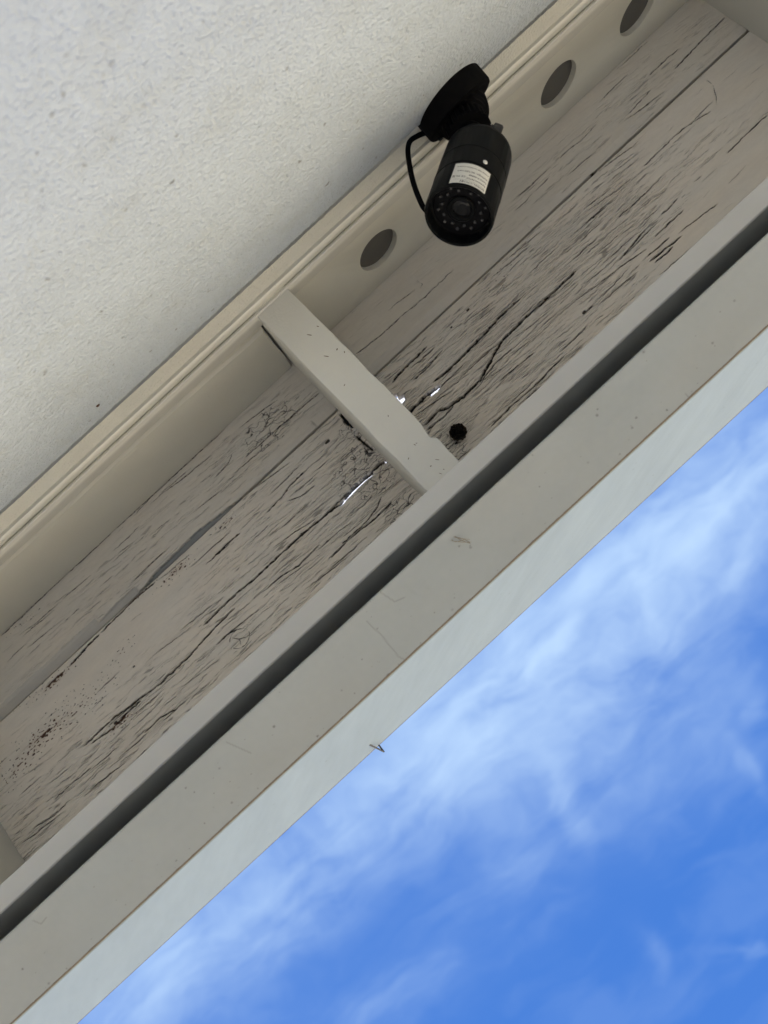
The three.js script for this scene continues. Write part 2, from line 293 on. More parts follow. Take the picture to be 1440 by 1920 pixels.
  // 4. sunken grey strips along the joint, knots and holes right through
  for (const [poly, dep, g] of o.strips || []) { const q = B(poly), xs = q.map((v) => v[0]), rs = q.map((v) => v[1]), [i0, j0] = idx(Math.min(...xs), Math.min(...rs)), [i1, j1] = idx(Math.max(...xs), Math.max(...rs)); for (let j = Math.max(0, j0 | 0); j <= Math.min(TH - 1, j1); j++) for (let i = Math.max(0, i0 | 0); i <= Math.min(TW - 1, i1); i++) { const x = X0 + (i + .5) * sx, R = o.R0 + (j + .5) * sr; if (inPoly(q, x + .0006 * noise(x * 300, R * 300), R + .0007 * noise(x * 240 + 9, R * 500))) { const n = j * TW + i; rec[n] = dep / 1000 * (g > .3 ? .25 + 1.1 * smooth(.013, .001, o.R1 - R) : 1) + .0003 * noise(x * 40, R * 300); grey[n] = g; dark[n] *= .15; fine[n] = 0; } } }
  for (const [kx, ky, rad] of o.knots || []) { const [cx, cr] = onRoof(kx, ky, DECK); for (let a = 0; a < 1; a++) { const pts = range(20, 330, 26).map((t) => [cx + rad * (1 - .3 * a + .06 * Math.sin(t / 23)) * Math.cos(t * Math.PI / 180), cr + rad * .8 * (1 - .3 * a) * Math.sin(t * Math.PI / 180), .3 + .7 * r()]); carve(pts, .0008, .0008); } carve([[cx - rad * .5, cr + rad * .3, .5], [cx + rad * .1, cr, 1], [cx + rad * .5, cr - rad * .5, .5]], .0009, .0014); carve([[cx + rad * .05, cr, 1], [cx + rad * .3, cr + rad * .55, .4]], .0008, .0012); }
  for (const poly of o.holes || []) { const q = B(poly), xs = q.map((v) => v[0]), rs = q.map((v) => v[1]), [i0, j0] = idx(Math.min(...xs), Math.min(...rs)), [i1, j1] = idx(Math.max(...xs), Math.max(...rs)); for (let j = Math.max(0, (j0 | 0) - 1); j <= Math.min(TH - 1, j1 + 1); j++) for (let i = Math.max(0, (i0 | 0) - 1); i <= Math.min(TW - 1, i1 + 1); i++) if (inPoly(q, X0 + (i + .5) * sx, o.R0 + (j + .5) * sr)) { hole[j * TW + i] = 1; rec[j * TW + i] = .009; } }
  // textures
  const map = texture(TW, TH, (i, j) => {
    const n = j * TW + i, x = X0 + (i + .5) * sx, R = o.R0 + (j + .5) * sr, t = 1 + .07 * noise(x * 9, R * 60) + .05 * noise(x * 60, R * 240) + .03 * noise(x * 300, R * 900), w = .03 * noise(x * 14 + 5, R * 40), d = clamp(dark[n]), u = rust[n] * .34, g = grey[n];
    let c = [o.color[0] * t * (1 + w), o.color[1] * t, o.color[2] * t * (1 - w)];
    c = [mix(c[0], .36, u), mix(c[1], .25, u), mix(c[2], .17, u)];
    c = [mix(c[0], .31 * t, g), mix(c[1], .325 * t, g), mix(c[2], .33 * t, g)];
    const ru = rust[n] > 0 ? 1 : 0;
    return [mix(c[0], .045 + .045 * ru, d), mix(c[1], .037 + .008 * ru, d), mix(c[2], .030 - .006 * ru, d)];
  });
  const bump = texture(TW, TH, (i, j) => { const n = j * TW + i, x = X0 + (i + .5) * sx, R = o.R0 + (j + .5) * sr; return .6 - .45 * fine[n] + .14 * noise(x * 70, (R + .035 * x) * 620) + .08 * noise(x * 700, R * 900); }, false);
  for (const t of [map, bump]) t.wrapS = t.wrapT = THREE.ClampToEdgeWrapping;
  const mat = new THREE.MeshStandardMaterial({ map, bumpMap: bump, bumpScale: .0007, roughness: .62, side: THREE.DoubleSide });
  // the board: fine under side with rounded and split edges, top side with the same holes, plain ends
  const NX = 1050, NR = Math.round((o.R1 - o.R0) / .0005), pos = new Float32Array((NX + 1) * (NR + 1) * 3), uv = new Float32Array((NX + 1) * (NR + 1) * 2), ind = [];
  const sample = (x, R) => { const i = clamp(Math.floor((x - X0) / sx), 0, TW - 1), j = clamp(Math.floor((R - o.R0) / sr), 0, TH - 1); return j * TW + i; };
  for (let b = 0; b <= NR; b++) for (let a = 0; a <= NX; a++) {
    const x = X0 + (X1 - X0) * a / NX, R = o.R0 + (o.R1 - o.R0) * b / NR, n = sample(x, R), k = b * (NX + 1) + a;
    let h = rec[n]; const e1 = o.R1 - R, ch = o.chamfer ? o.chamfer(x) : [.0012, .0012], rag = .0009 * noise(x * 80, o.seed) + .0007 * noise(x * 260, o.seed + 4);
    if (e1 < ch[0] + rag) h += ch[1] * (1 - e1 / (ch[0] + rag)); const e0 = R - o.R0 - .0004 - rag * .5; if (e0 < .0012) h += (.0012 - e0) * .9;
    if (b === NR || b === 0) h = .009;
    if (a === 0 || a === NX) h = .0;
    pos.set([x, DECK + h, R], 3 * k); uv.set([(x - X0) / (X1 - X0), (R - o.R0) / (o.R1 - o.R0)], 2 * k);
    if (a < NX && b < NR && !(hole[n] && hole[sample(x + .0014, R + .0005)])) { const q = k + NX + 1; ind.push(k, k + 1, q, k + 1, q + 1, q); }
  }
  const g = new THREE.BufferGeometry(); g.setAttribute('position', new THREE.BufferAttribute(pos, 3)); g.setAttribute('uv', new THREE.BufferAttribute(uv, 2)); g.setIndex(ind); g.computeVertexNormals();
  const rest = [box(-2.6, X0, DECK, DECK + .009, o.R0 + .001, o.R1 - .001), box(X1, 2.6, DECK, DECK + .009, o.R0 + .001, o.R1 - .001)];
  // top side as tiles, left open over the holes
  const open = (x0, x1, r0, r1) => { for (let j = 0; j < TH; j++) for (let i = 0; i < TW; i++) if (hole[j * TW + i]) { const x = X0 + i * sx, R = o.R0 + j * sr; if (x > x0 && x < x1 && R > r0 && R < r1) return true; } return false; };
  const tx = range(X0, X1, 146), tr = range(o.R0, o.R1, 12);
  let hasHole = hole.some((v) => v);
  if (!hasHole) rest.push(box(X0, X1, DECK + .0090, DECK + .0095, o.R0, o.R1));
  else { const cells = new Set(); for (let j = 0; j < TH; j++) for (let i = 0; i < TW; i++) if (hole[j * TW + i]) cells.add(Math.floor(i / TW * 146) + ',' + Math.floor(j / TH * 12)); for (let b = 0; b < 12; b++) { let a0 = 0; for (let a = 0; a <= 146; a++) if (a === 146 || cells.has(a + ',' + b)) { if (a > a0) rest.push(box(tx[a0], tx[a], DECK + .0090, DECK + .0095, tr[b], tr[b + 1])); a0 = a + 1; } } }
  const plain = mergeGeometries(rest.map((q) => { const u = q.attributes.uv; for (let i = 0; i < u.count; i++) u.setXY(i, .02 + .9 * ((u.getX(i) % 1 + 1) % 1) * .1, .6); return q; }));
  return part('sheathing_board', mergeGeometries([g.toNonIndexed(), plain]), mat, roof);
}
const xAt = (px, py) => onRoof(px, py)[0], rAt = (px, py) => onRoof(px, py)[1];
const blob = (x, R, px, py, ax, ar) => { const [cx, cr] = onRoof(px, py), dx = (x - cx) / ax, dr = (R - cr) / ar; return Math.exp(-dx * dx - dr * dr); };
const pit = (px, py, ax, ar, k) => [...onRoof(px, py), ax, ar, k];
const JOINT = -.3880;
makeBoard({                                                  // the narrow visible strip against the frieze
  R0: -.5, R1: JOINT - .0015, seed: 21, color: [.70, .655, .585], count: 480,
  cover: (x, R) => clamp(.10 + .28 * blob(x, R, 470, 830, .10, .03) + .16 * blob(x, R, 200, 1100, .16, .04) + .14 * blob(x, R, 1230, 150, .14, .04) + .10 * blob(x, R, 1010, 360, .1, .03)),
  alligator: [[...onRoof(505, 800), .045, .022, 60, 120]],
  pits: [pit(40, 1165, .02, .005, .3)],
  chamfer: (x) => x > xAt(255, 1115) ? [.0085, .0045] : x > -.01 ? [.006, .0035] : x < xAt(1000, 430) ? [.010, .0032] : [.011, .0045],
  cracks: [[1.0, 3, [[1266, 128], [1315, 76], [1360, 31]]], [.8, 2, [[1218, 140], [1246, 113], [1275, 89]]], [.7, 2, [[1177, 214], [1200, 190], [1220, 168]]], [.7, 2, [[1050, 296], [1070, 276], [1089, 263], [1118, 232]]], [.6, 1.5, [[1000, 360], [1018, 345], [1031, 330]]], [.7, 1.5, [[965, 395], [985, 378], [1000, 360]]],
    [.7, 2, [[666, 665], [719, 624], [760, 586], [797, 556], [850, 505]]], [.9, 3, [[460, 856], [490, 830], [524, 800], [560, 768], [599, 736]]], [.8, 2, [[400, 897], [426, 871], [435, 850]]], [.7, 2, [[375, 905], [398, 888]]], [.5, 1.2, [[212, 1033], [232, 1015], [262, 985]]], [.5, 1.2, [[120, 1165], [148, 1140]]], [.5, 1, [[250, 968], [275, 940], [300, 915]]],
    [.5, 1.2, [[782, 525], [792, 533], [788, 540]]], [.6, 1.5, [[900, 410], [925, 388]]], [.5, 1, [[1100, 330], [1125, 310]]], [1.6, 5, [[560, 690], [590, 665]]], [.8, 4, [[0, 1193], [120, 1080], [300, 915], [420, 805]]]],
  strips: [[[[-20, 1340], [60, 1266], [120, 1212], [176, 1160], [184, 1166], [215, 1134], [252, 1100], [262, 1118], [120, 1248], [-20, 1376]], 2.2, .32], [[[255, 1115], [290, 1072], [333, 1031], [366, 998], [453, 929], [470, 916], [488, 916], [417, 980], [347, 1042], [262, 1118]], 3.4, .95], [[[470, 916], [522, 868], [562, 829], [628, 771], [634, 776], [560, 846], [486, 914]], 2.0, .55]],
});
const cv = (x, R) => clamp(.20 + .52 * blob(x, R, 900, 690, .16, .07) + .48 * blob(x, R, 1130, 430, .16, .05) + .40 * blob(x, R, 600, 960, .14, .06) + .25 * blob(x, R, 300, 1330, .14, .035) + .2 * blob(x, R, 60, 1560, .10, .03)
  - .30 * blob(x, R, 1330, 160, .10, .06) - .38 * blob(x, R, 1420, 320, .10, .035) - .20 * blob(x, R, 230, 1190, .14, .035) - .2 * blob(x, R, 1300, 430, .06, .02));
makeBoard({
  R0: JOINT + .0014, R1: -.2042, seed: 33, color: [.76, .705, .63], count: 1150, cover: cv,
  alligator: [[...onRoof(690, 880), .050, .035, 62, 125], [...onRoof(760, 960), .035, .022, 70, 140], [...onRoof(840, 840), .03, .02, 70, 140], [...onRoof(665, 800), .022, .02, 80, 110]],
  pits: [pit(105, 1275, .026, .0038, .85), pit(255, 1118, .02, .0035, .8), pit(330, 1070, .022, .005, .8), pit(425, 980, .016, .004, .6), pit(75, 1385, .055, .012, .60), pit(140, 1335, .05, .011, .46), pit(30, 1440, .03, .012, .45), pit(228, 1222, .02, .006, .35), pit(225, 1355, .02, .004, .75), pit(60, 1300, .03, .006, .35), pit(945, 520, .02, .008, .3)],
  chamfer: () => [.0012, .0010],
  cracks: [[1.4, 4, [[156, 1400], [215, 1344], [288, 1292], [325, 1258], [358, 1226], [400, 1180], [440, 1140]]], [1.6, 5, [[382, 1171], [448, 1108], [471, 1090], [542, 1024], [591, 981], [640, 942]]], [3.0, 9, [[636, 946], [662, 915], [690, 890], [719, 865]]],
    [3.2, 8, [[745, 795], [770, 770], [799, 741], [824, 721]]], [2.2, 6, [[813, 716], [844, 690], [869, 665], [882, 651], [900, 634], [941, 590], [975, 560]]], [2.4, 7, [[797, 797], [820, 771], [840, 764], [869, 743], [900, 712], [940, 640], [979, 601], [1012, 571], [1042, 543], [1080, 507]]], [1.5, 5, [[802, 806], [835, 779], [850, 760]]],
    [1.1, 3, [[900, 716], [930, 680], [960, 652]]], [1.0, 3, [[937, 714], [965, 690], [1001, 661]]], [1.1, 3, [[1093, 592], [1104, 580], [1112, 572]]], [.8, 2, [[1208, 310], [1238, 281], [1284, 238], [1333, 208]]], [1.0, 3, [[1159, 406], [1185, 385], [1211, 360]]], [1.1, 3, [[1241, 400], [1255, 390], [1271, 371]]], [.9, 2, [[1364, 287], [1400, 250], [1440, 214]]],
    [.9, 2, [[1113, 406], [1134, 388]]], [1.0, 3, [[1229, 443], [1258, 415], [1281, 394]]], [1.2, 3, [[1159, 489], [1185, 460], [1211, 428]]], [.7, 2, [[1272, 437], [1310, 408], [1345, 382]]], [1.6, 4, [[1220, 489], [1245, 468], [1278, 443]]], [1.3, 3, [[1228, 492], [1250, 475], [1262, 462]]], [1.0, 3, [[1215, 480], [1236, 462], [1255, 445]]], [1.5, 4, [[1278, 370], [1285, 364]]],
    [1.3, 4, [[560, 1005], [600, 975], [650, 925], [690, 895]]], [1.0, 3, [[640, 1020], [680, 985], [705, 955], [715, 930]]], [1.3, 4, [[620, 1045], [655, 1010], [700, 975], [735, 940]]], [1.0, 3, [[500, 1105], [520, 1085], [560, 1060], [600, 1020]]], [1.2, 3, [[500, 960], [530, 930], [548, 905], [570, 885]]], [.9, 2, [[538, 940], [565, 930], [590, 910]]],
    [1.4, 4, [[215, 1360], [240, 1335], [262, 1315]]], [1.2, 3, [[170, 1395], [205, 1370], [230, 1350]]], [1.0, 3, [[270, 1375], [300, 1345], [330, 1330]]], [.9, 2, [[100, 1500], [140, 1465], [170, 1440]]], [.8, 2, [[60, 1555], [100, 1530], [130, 1500]]], [1.0, 3, [[405, 1210], [425, 1190], [445, 1180]]], [.9, 2, [[385, 1060], [400, 1045], [430, 1020]]], [1.2, 3, [[400, 1045], [430, 1015], [450, 1000]]],
    [3.0, 6, [[638, 775], [650, 792], [662, 802]]], [2.6, 6, [[668, 818], [682, 830], [700, 845]]], [1.2, 4, [[682, 838], [690, 850], [705, 848]]], [2.4, 3, [[85, 1290], [100, 1275], [118, 1260]]], [2.0, 3, [[130, 1250], [160, 1215], [185, 1190]]], [1.6, 3, [[190, 1185], [230, 1145], [256, 1120], [290, 1092]]],
    [2.2, 5, [[735, 716], [758, 690], [800, 650]]], [1.0, 3, [[770, 690], [800, 665], [815, 650]]], [1.2, 3, [[775, 712], [800, 690], [830, 655]]], [.5, 1, [[1325, 148], [1338, 160], [1343, 180], [1345, 196]]], [1.0, 2.5, [[1050, 660], [1085, 628], [1100, 610]]], [1.1, 2.5, [[920, 800], [960, 760], [1000, 725], [1060, 665]]]],
  dots: [[613, 828, 4], [877, 580, 2.4], [846, 613, 1.8], [1113, 406, 2.4], [250, 1250, 1.8], [1095, 585, 3], [855, 830, 2.5], [62, 1415, 2.2], [90, 1370, 3.5], [80, 1380, 4], [215, 1356, 3], [230, 1346, 4]],
  knots: [[449, 1197, .0125]],
  strips: [[[[0, 1400], [0, 1352], [20, 1334], [18, 1390]], .2, 0]],
  holes: [[[742, 737], [748, 744], [756, 738], [760, 748], [752, 758], [738, 745]], [[803, 741], [808, 733], [822, 721], [827, 722], [820, 733], [810, 741]], [[636, 948], [641, 938], [660, 916], [680, 898], [698, 884], [701, 888], [676, 910], [650, 936], [640, 949]], [[716, 871], [724, 861], [728, 862], [722, 870]]],
});
{
  const plainWood = M.darkWood;
  part('sheathing_board', box(-2.6, 2.6, DECK, DECK + .009, -.2030, -.070), plainWood, roof);
  const white = new THREE.MeshPhysicalMaterial({ color: new THREE.Color().setRGB(.9, .92, .93), roughness: 1, transmission: .75, thickness: 0, side: THREE.DoubleSide });
  const sheet = new THREE.PlaneGeometry(.30, .17, 1, 1); sheet.rotateX(-Math.PI / 2); sheet.translate(-.05, DECK + .0115, -.28);
  tag(part('roofing_underlay', sheet, white, roof), 'bright white roofing sheet seen through the split board');
  const shingle = new THREE.MeshStandardMaterial({ color: new THREE.Color().setRGB(.16, .15, .14), roughness: .95 });
  const N0 = DECK + .0125, N1 = DECK + .024;
  part('roof_covering', mergeGeometries([box(-6, 6, N0, N1, -5, -.366), box(-6, -.19, N0, N1, -.366, -.19), box(.09, 6, N0, N1, -.366, -.19), box(-6, 6, N0, N1, -.19, -.075)]), shingle, roof);
}

/* ------------------------------------------------------------------ rafters */
function rafter(label, outline, nb, mat, side) {               // outline: [x, R] round the under side
  const xs = outline.map((q) => q[0]), rs = outline.map((q) => q[1]), cx = (Math.min(...xs) + Math.max(...xs)) / 2;
  const t = thing('rafter', label, 'rafter', frame(cx, nb, -.30), PITCH);
  const s = new THREE.Shape(outline.map(([x, R]) => new THREE.Vector2(x, -R)));
  const bev = .0016, g = new THREE.ExtrudeGeometry(s, { depth: DECK - .0007 - nb - bev, bevelEnabled: true, bevelSize: bev, bevelThickness: bev, bevelOffset: -bev, bevelSegments: 2, steps: 1 });
  g.rotateX(-Math.PI / 2); g.translate(0, nb + bev, 0);
  const geo = boxUV(g); part('beam', toCreasedNormals(geo, .5), mat, t);
  return t;
}
const edge = (a, b, n, seed, amp) => range(0, 1, n).map((t) => [mix(a[0], b[0], t) + amp * noise(t * 14 + seed, seed), mix(a[1], b[1], t)]);
{
  const q = (px, py) => onRoof(px, py, .69);
  const left = edge([-.0398, -.62], [-.0428, -.1932], 60, 3, .0011), right = edge([-.0838, -.1932], [-.0836, -.62], 90, 5, .0011);
  // a bite out of the far edge near the low end
  const [bx, bR] = q(812, 822);
  for (const p of right) { const d = (p[1] - bR) / .012; if (d > -2.2 && d < 2) p[0] += .0032 * smooth(-2.2, -.25, d) * smooth(.05, -.25, d) - .0010 * smooth(0, .2, d) * smooth(1.8, .4, d) + .0005 * noise(p[1] * 700, 2); }
  const mid = rafter('beige rafter tail in the middle, crossing from the wall trim to the eaves board', [...left, ...right], .69, M.rafter);
  const chip = (px, py, w, h, turn) => { const [x, R] = q(px, py), g = new THREE.CircleGeometry(1, 9), p = g.attributes.position; for (let i = 1; i < p.count; i++) { const k = .7 + .6 * Math.abs(noise(i * 1.7, px)); p.setXYZ(i, p.getX(i) * w * k, p.getY(i) * h * k, 0); } g.rotateZ(turn); g.rotateX(Math.PI / 2); g.translate(x, .6897, R); return boxUV(g); };
  for (const c of [chip(632, 655, .0016, .0009, .5), chip(646, 660, .0012, .0007, 1), chip(580, 628, .0006, .0040, .6), chip(612, 668, .0006, .0038, .6), chip(646, 722, .0015, .0006, .4), chip(596, 612, .0006, .0018, .4), chip(778, 834, .0016, .0005, 2), chip(781, 831, .0004, .0012, 1), chip(766, 860, .0005, .0016, 2), chip(820, 862, .0004, .0028, .7), chip(826, 888, .0003, .0022, .5), chip(808, 874, .0011, .0007, 0), chip(832, 880, .0010, .0004, 2), chip(728, 780, .0014, .0005, 1), chip(735, 738, .0010, .0004, .3)]) part('paint_chip', c, M.rawWood, mid);
  rafter('rafter side at the lower left corner, its paint flaking into vertical splits', [...edge([.602, -.62], [.602, -.1932], 20, 8, .0012), ...edge([.5632, -.1932], [.5620, -.62], 40, 9, .0016)], .69, M.rafter);
  rafter('shaded rafter side at the upper right corner beyond the last vent hole', [...edge([-.7010, -.62], [-.7005, -.1932], 40, 12, .0012), ...edge([-.740, -.1932], [-.740, -.62], 20, 13, .0012)], .69, M.rafter);
}

/* ------------------------------------------------------------------ blocks between the rafters */
const FR = -.4696;
{
  const t = thing('vent_block', 'beige blocking board with round vent holes, right of the middle rafter', 'vent board', frame(-.39, .69, FR), PITCH);
  const x0 = -.0845, x1 = -.6995, s = new THREE.Shape([new THREE.Vector2(x0, .685), new THREE.Vector2(x0, .8292), new THREE.Vector2(x1, .8292), new THREE.Vector2(x1, .685)]);
  const centres = [[-.1972, .770], [-.345, .7695], [-.4753, .7705], [-.5976, .7695]], rad = .0272;
  for (const [x, N] of centres) { const h = new THREE.Path(); h.absellipse(x, N, rad, rad, 0, Math.PI * 2, true); s.holes.push(h); }
  const g = new THREE.ExtrudeGeometry(s, { depth: .006, bevelEnabled: true, bevelSize: .0009, bevelThickness: .0009, bevelOffset: -.0009, bevelSegments: 2, curveSegments: 40 });
  g.translate(0, 0, FR - .0069);
  part('board', toCreasedNormals(boxUV(g), .6), M.vent, t);
  for (const [x, N] of centres) {                              // dusty insect screen behind each hole, coloured dark for the shade inside
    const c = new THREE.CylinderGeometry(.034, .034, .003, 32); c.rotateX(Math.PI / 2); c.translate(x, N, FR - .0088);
    const v = part('vent_screen', boxUV(c), M.dustShade, t);
  }
  const b = thing('frieze_block', 'solid beige blocking board without holes, left of the middle rafter', 'blocking board', frame(.26, .69, FR), PITCH);
  const xs = range(-.0372, .5612, 160), n = (x, k) => .0007 * noise(x * 16, k) + .0004 * noise(x * 60, k);
  const block = loft(xs, (x, i) => {
    const ridge = .7275 + .0022 * noise(x * 7, 3) + .0012 * noise(x * 40, 8) + .006 * smooth(.1, -.04, x), e = i ? 0 : 1, gap = (k) => e * k;
    return [[.684, FR - .0030 + n(x, 1), gap(-.0018)], [ridge - .003, FR - .0028 + n(x, 2), gap(-.0012)], [ridge, FR + .0002 + n(x, 4), gap(.0022)], [ridge + .004, FR + .0008 + n(x, 5) * .5, gap(.0010)], [.76, FR + .0002, gap(.0002)], [.80, FR, gap(-.0014)], [.8290, FR, gap(.0006)], [.8290, FR - .038, 0], [.684, FR - .038, 0]];
  }, true, .22);
  part('board', block, M.frieze, b);
  // blocks beyond the frame keep daylight out of the roof space
  for (const [a, c, lab] of [[.6025, 2.6, 'blocking board beyond the lower left rafter'], [-2.6, -.7405, 'blocking board beyond the upper right rafter']]) { const k = thing('frieze_block', lab, 'blocking board', frame((a + c) / 2, .69, FR), PITCH); part('board', box(a, c, .685, .829, FR - .038, FR), M.frieze, k); }
}

/* ------------------------------------------------------------------ eaves board and gutter */
{
  const t = thing('eaves_board', 'pale painted board closing the rafter ends, its narrow under edge beside the black gap', 'eaves board', frame(0, .67, -.183), PITCH);
  const xs = range(-2.6, -.95, 6).concat(range(-.93, .9, 300), range(1, 2.6, 6)), n = (x, k) => .0006 * noise(x * 6, k) + .0003 * noise(x * 50, k);
  part('board', loft(xs, (x) => [[.8293, -.1929], [.671, -.1931 + n(x, 1)], [.6700 + n(x, 2) * .4, -.1923 + n(x, 1)], [.6698, -.1738 + n(x, 3) * .5], [.671, -.1726 + n(x, 3) * .5], [.8293, -.1726]], true, .35), M.subfascia, t);
}
const GI = [.625, -.1450], GO = [.6418, -.0902], GT = [.765, -.0643];   // gutter: inner low corner, outer low corner, top of the front [N, R]
const gutter = thing('gutter', 'long painted gutter along the roof edge with flat grey bottom and bluish white front', 'gutter', frame(0, GI[0], -.12), PITCH);
{
  const X0 = -1.0, X1 = 1.1, TW = 2048;
  const xs = range(-2.6, -1.05, 6).concat(range(X0, X1, 360), range(1.15, 2.6, 6)), n = (x, k) => .0004 * noise(x * 5, k) + .00018 * noise(x * 38, k);
  const r = rng(5), marks = Array.from({ length: 420 }, (_, i) => [X0 + r() * (X1 - X0), i % 3 ? r() : 1 - .35 * r() * r(), .0003 + .0011 * r() ** 5, .25 + .5 * r()]);
  const near = (x, v, h) => { let d = 0; for (const [mx, mv, rad, k] of marks) { const dx = x - mx; if (Math.abs(dx) > .003) continue; const q = Math.hypot(dx, (v - mv) * h) / rad; if (q < 1.2) d = Math.max(d, k * smooth(1.2, .6, q)); } return d; };
  const runs = [[[712, 1100], [718, 1112], [742, 1128], [760, 1120]], [[690, 1165], [715, 1190], [745, 1230], [760, 1238]], [[672, 1150], [690, 1135]], [[1290, 730], [1320, 765], [1345, 782]], [[430, 1390], [470, 1412]], [[70, 1722], [82, 1730], [92, 1718]]].map((l) => l.map(([a, b]) => onRoof(a, b, .632)));
  const scratch = (x, v) => { const R = GI[1] + v * (GO[1] - GI[1]); let d = 1; for (const l of runs) for (let k = 0; k + 1 < l.length; k++) { const [ax, ar] = l[k], [bx, br] = l[k + 1]; if (x < Math.min(ax, bx) - .003 || x > Math.max(ax, bx) + .003) continue; const dx = bx - ax, dr = br - ar, t = clamp(((x - ax) * dx + (R - ar) * dr) / (dx * dx + dr * dr)); d = Math.min(d, Math.hypot(x - ax - t * dx, R - ar - t * dr)); } return .30 * smooth(.0009, .0002, d); };
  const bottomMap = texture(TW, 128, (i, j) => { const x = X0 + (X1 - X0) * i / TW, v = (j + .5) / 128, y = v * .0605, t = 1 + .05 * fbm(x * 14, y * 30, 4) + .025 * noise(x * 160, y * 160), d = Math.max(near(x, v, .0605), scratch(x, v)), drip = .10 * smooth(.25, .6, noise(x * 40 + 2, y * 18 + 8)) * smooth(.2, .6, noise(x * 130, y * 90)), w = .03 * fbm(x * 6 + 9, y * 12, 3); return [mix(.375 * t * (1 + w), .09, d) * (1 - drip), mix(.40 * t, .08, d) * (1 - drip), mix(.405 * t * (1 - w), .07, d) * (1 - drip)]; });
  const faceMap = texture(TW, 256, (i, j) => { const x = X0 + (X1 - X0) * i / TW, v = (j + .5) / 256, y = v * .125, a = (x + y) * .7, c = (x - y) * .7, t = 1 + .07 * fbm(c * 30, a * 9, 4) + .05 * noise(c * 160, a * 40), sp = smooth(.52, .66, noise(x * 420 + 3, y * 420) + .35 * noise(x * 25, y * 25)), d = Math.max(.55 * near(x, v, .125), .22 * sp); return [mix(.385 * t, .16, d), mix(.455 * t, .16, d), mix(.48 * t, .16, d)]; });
  for (const m of [bottomMap, faceMap]) { m.wrapS = THREE.MirroredRepeatWrapping; m.wrapT = THREE.ClampToEdgeWrapping; }
  const fit = (g, count) => { const uv = g.attributes.uv, p = g.attributes.position; for (let i = 0; i < p.count; i++) uv.setX(i, (p.getX(i) - X0) / (X1 - X0)); return g; };
  const vrun = (g, a, b) => { const uv = g.attributes.uv, p = g.attributes.position, dN = b[0] - a[0], dR = b[1] - a[1], L = dN * dN + dR * dR; for (let i = 0; i < p.count; i++) uv.setY(i, clamp(((p.getY(i) - a[0]) * dN + (p.getZ(i) - a[1]) * dR) / L, .01, .99)); return g; };
  const bottom = loft(xs, (x) => [[.829, -.1450], [.629, -.1450 + n(x, 1)], [GI[0] + .001, GI[1] + .0004 + n(x, 1)], [GI[0], GI[1] + .0018 + n(x, 1)], [.6329 + n(x, 2), -.1205], [GO[0] - .0004 + n(x, 3), GO[1] - .0005], [GO[0] + .002, GO[1] - .0007], [.636, -.1205], [.629, -.1432], [.829, -.1436]], true, .4);
  part('bottom_panel', vrun(fit(bottom), GI, GO), new THREE.MeshStandardMaterial({ map: bottomMap, bumpMap: paintBump, bumpScale: .0002, roughness: .42, side: THREE.DoubleSide }), gutter);
  const face = loft(xs, (x) => [[GO[0] + .0008 + n(x, 3), GO[1] + .0006], [GO[0] + .0012 + n(x, 3), GO[1] + .0016], [.703, -.0772 + n(x, 5)], [GT[0] + n(x, 6), GT[1]], [GT[0] + .002, GT[1] - .0008], [GT[0] + .001, GT[1] - .0022], [.703, -.0790], [GO[0] + .003, GO[1] - .0002]], true, .4);
  part('front_panel', vrun(fit(face), GO, GT), new THREE.MeshStandardMaterial({ map: faceMap, bumpMap: paintBump, bumpScale: .0003, roughness: .5, side: THREE.DoubleSide }), gutter);
  // ragged line of rusty grime along the lower front corner
  const xq = range(-.95, 1.05, 1100);
  const line = loft(xq, (x) => { const w = .00025 + .0011 * Math.max(0, noise(x * 60, 2) + .1) + .0012 * Math.max(0, noise(x * 230, 5)), h = .0002 + .0004 * Math.max(0, noise(x * 240, 8)); const c = GO[1] - .0004; return [[GO[0] + .0002 + n(x, 3), c - w * 1.2], [GO[0] - h - .0003 + n(x, 3), c - w * .5], [GO[0] - h - .0002 + n(x, 3), c + .0004], [GO[0] + .0006 + n(x, 3), c + .0012]]; }, false, .5);
  tag(part('seam_rust', line, new THREE.MeshStandardMaterial({ color: new THREE.Color().setRGB(.21, .175, .135), map: paintMap, roughness: .95, side: THREE.DoubleSide }), gutter), 'thin ragged brown rust line along the lower front corner');
}

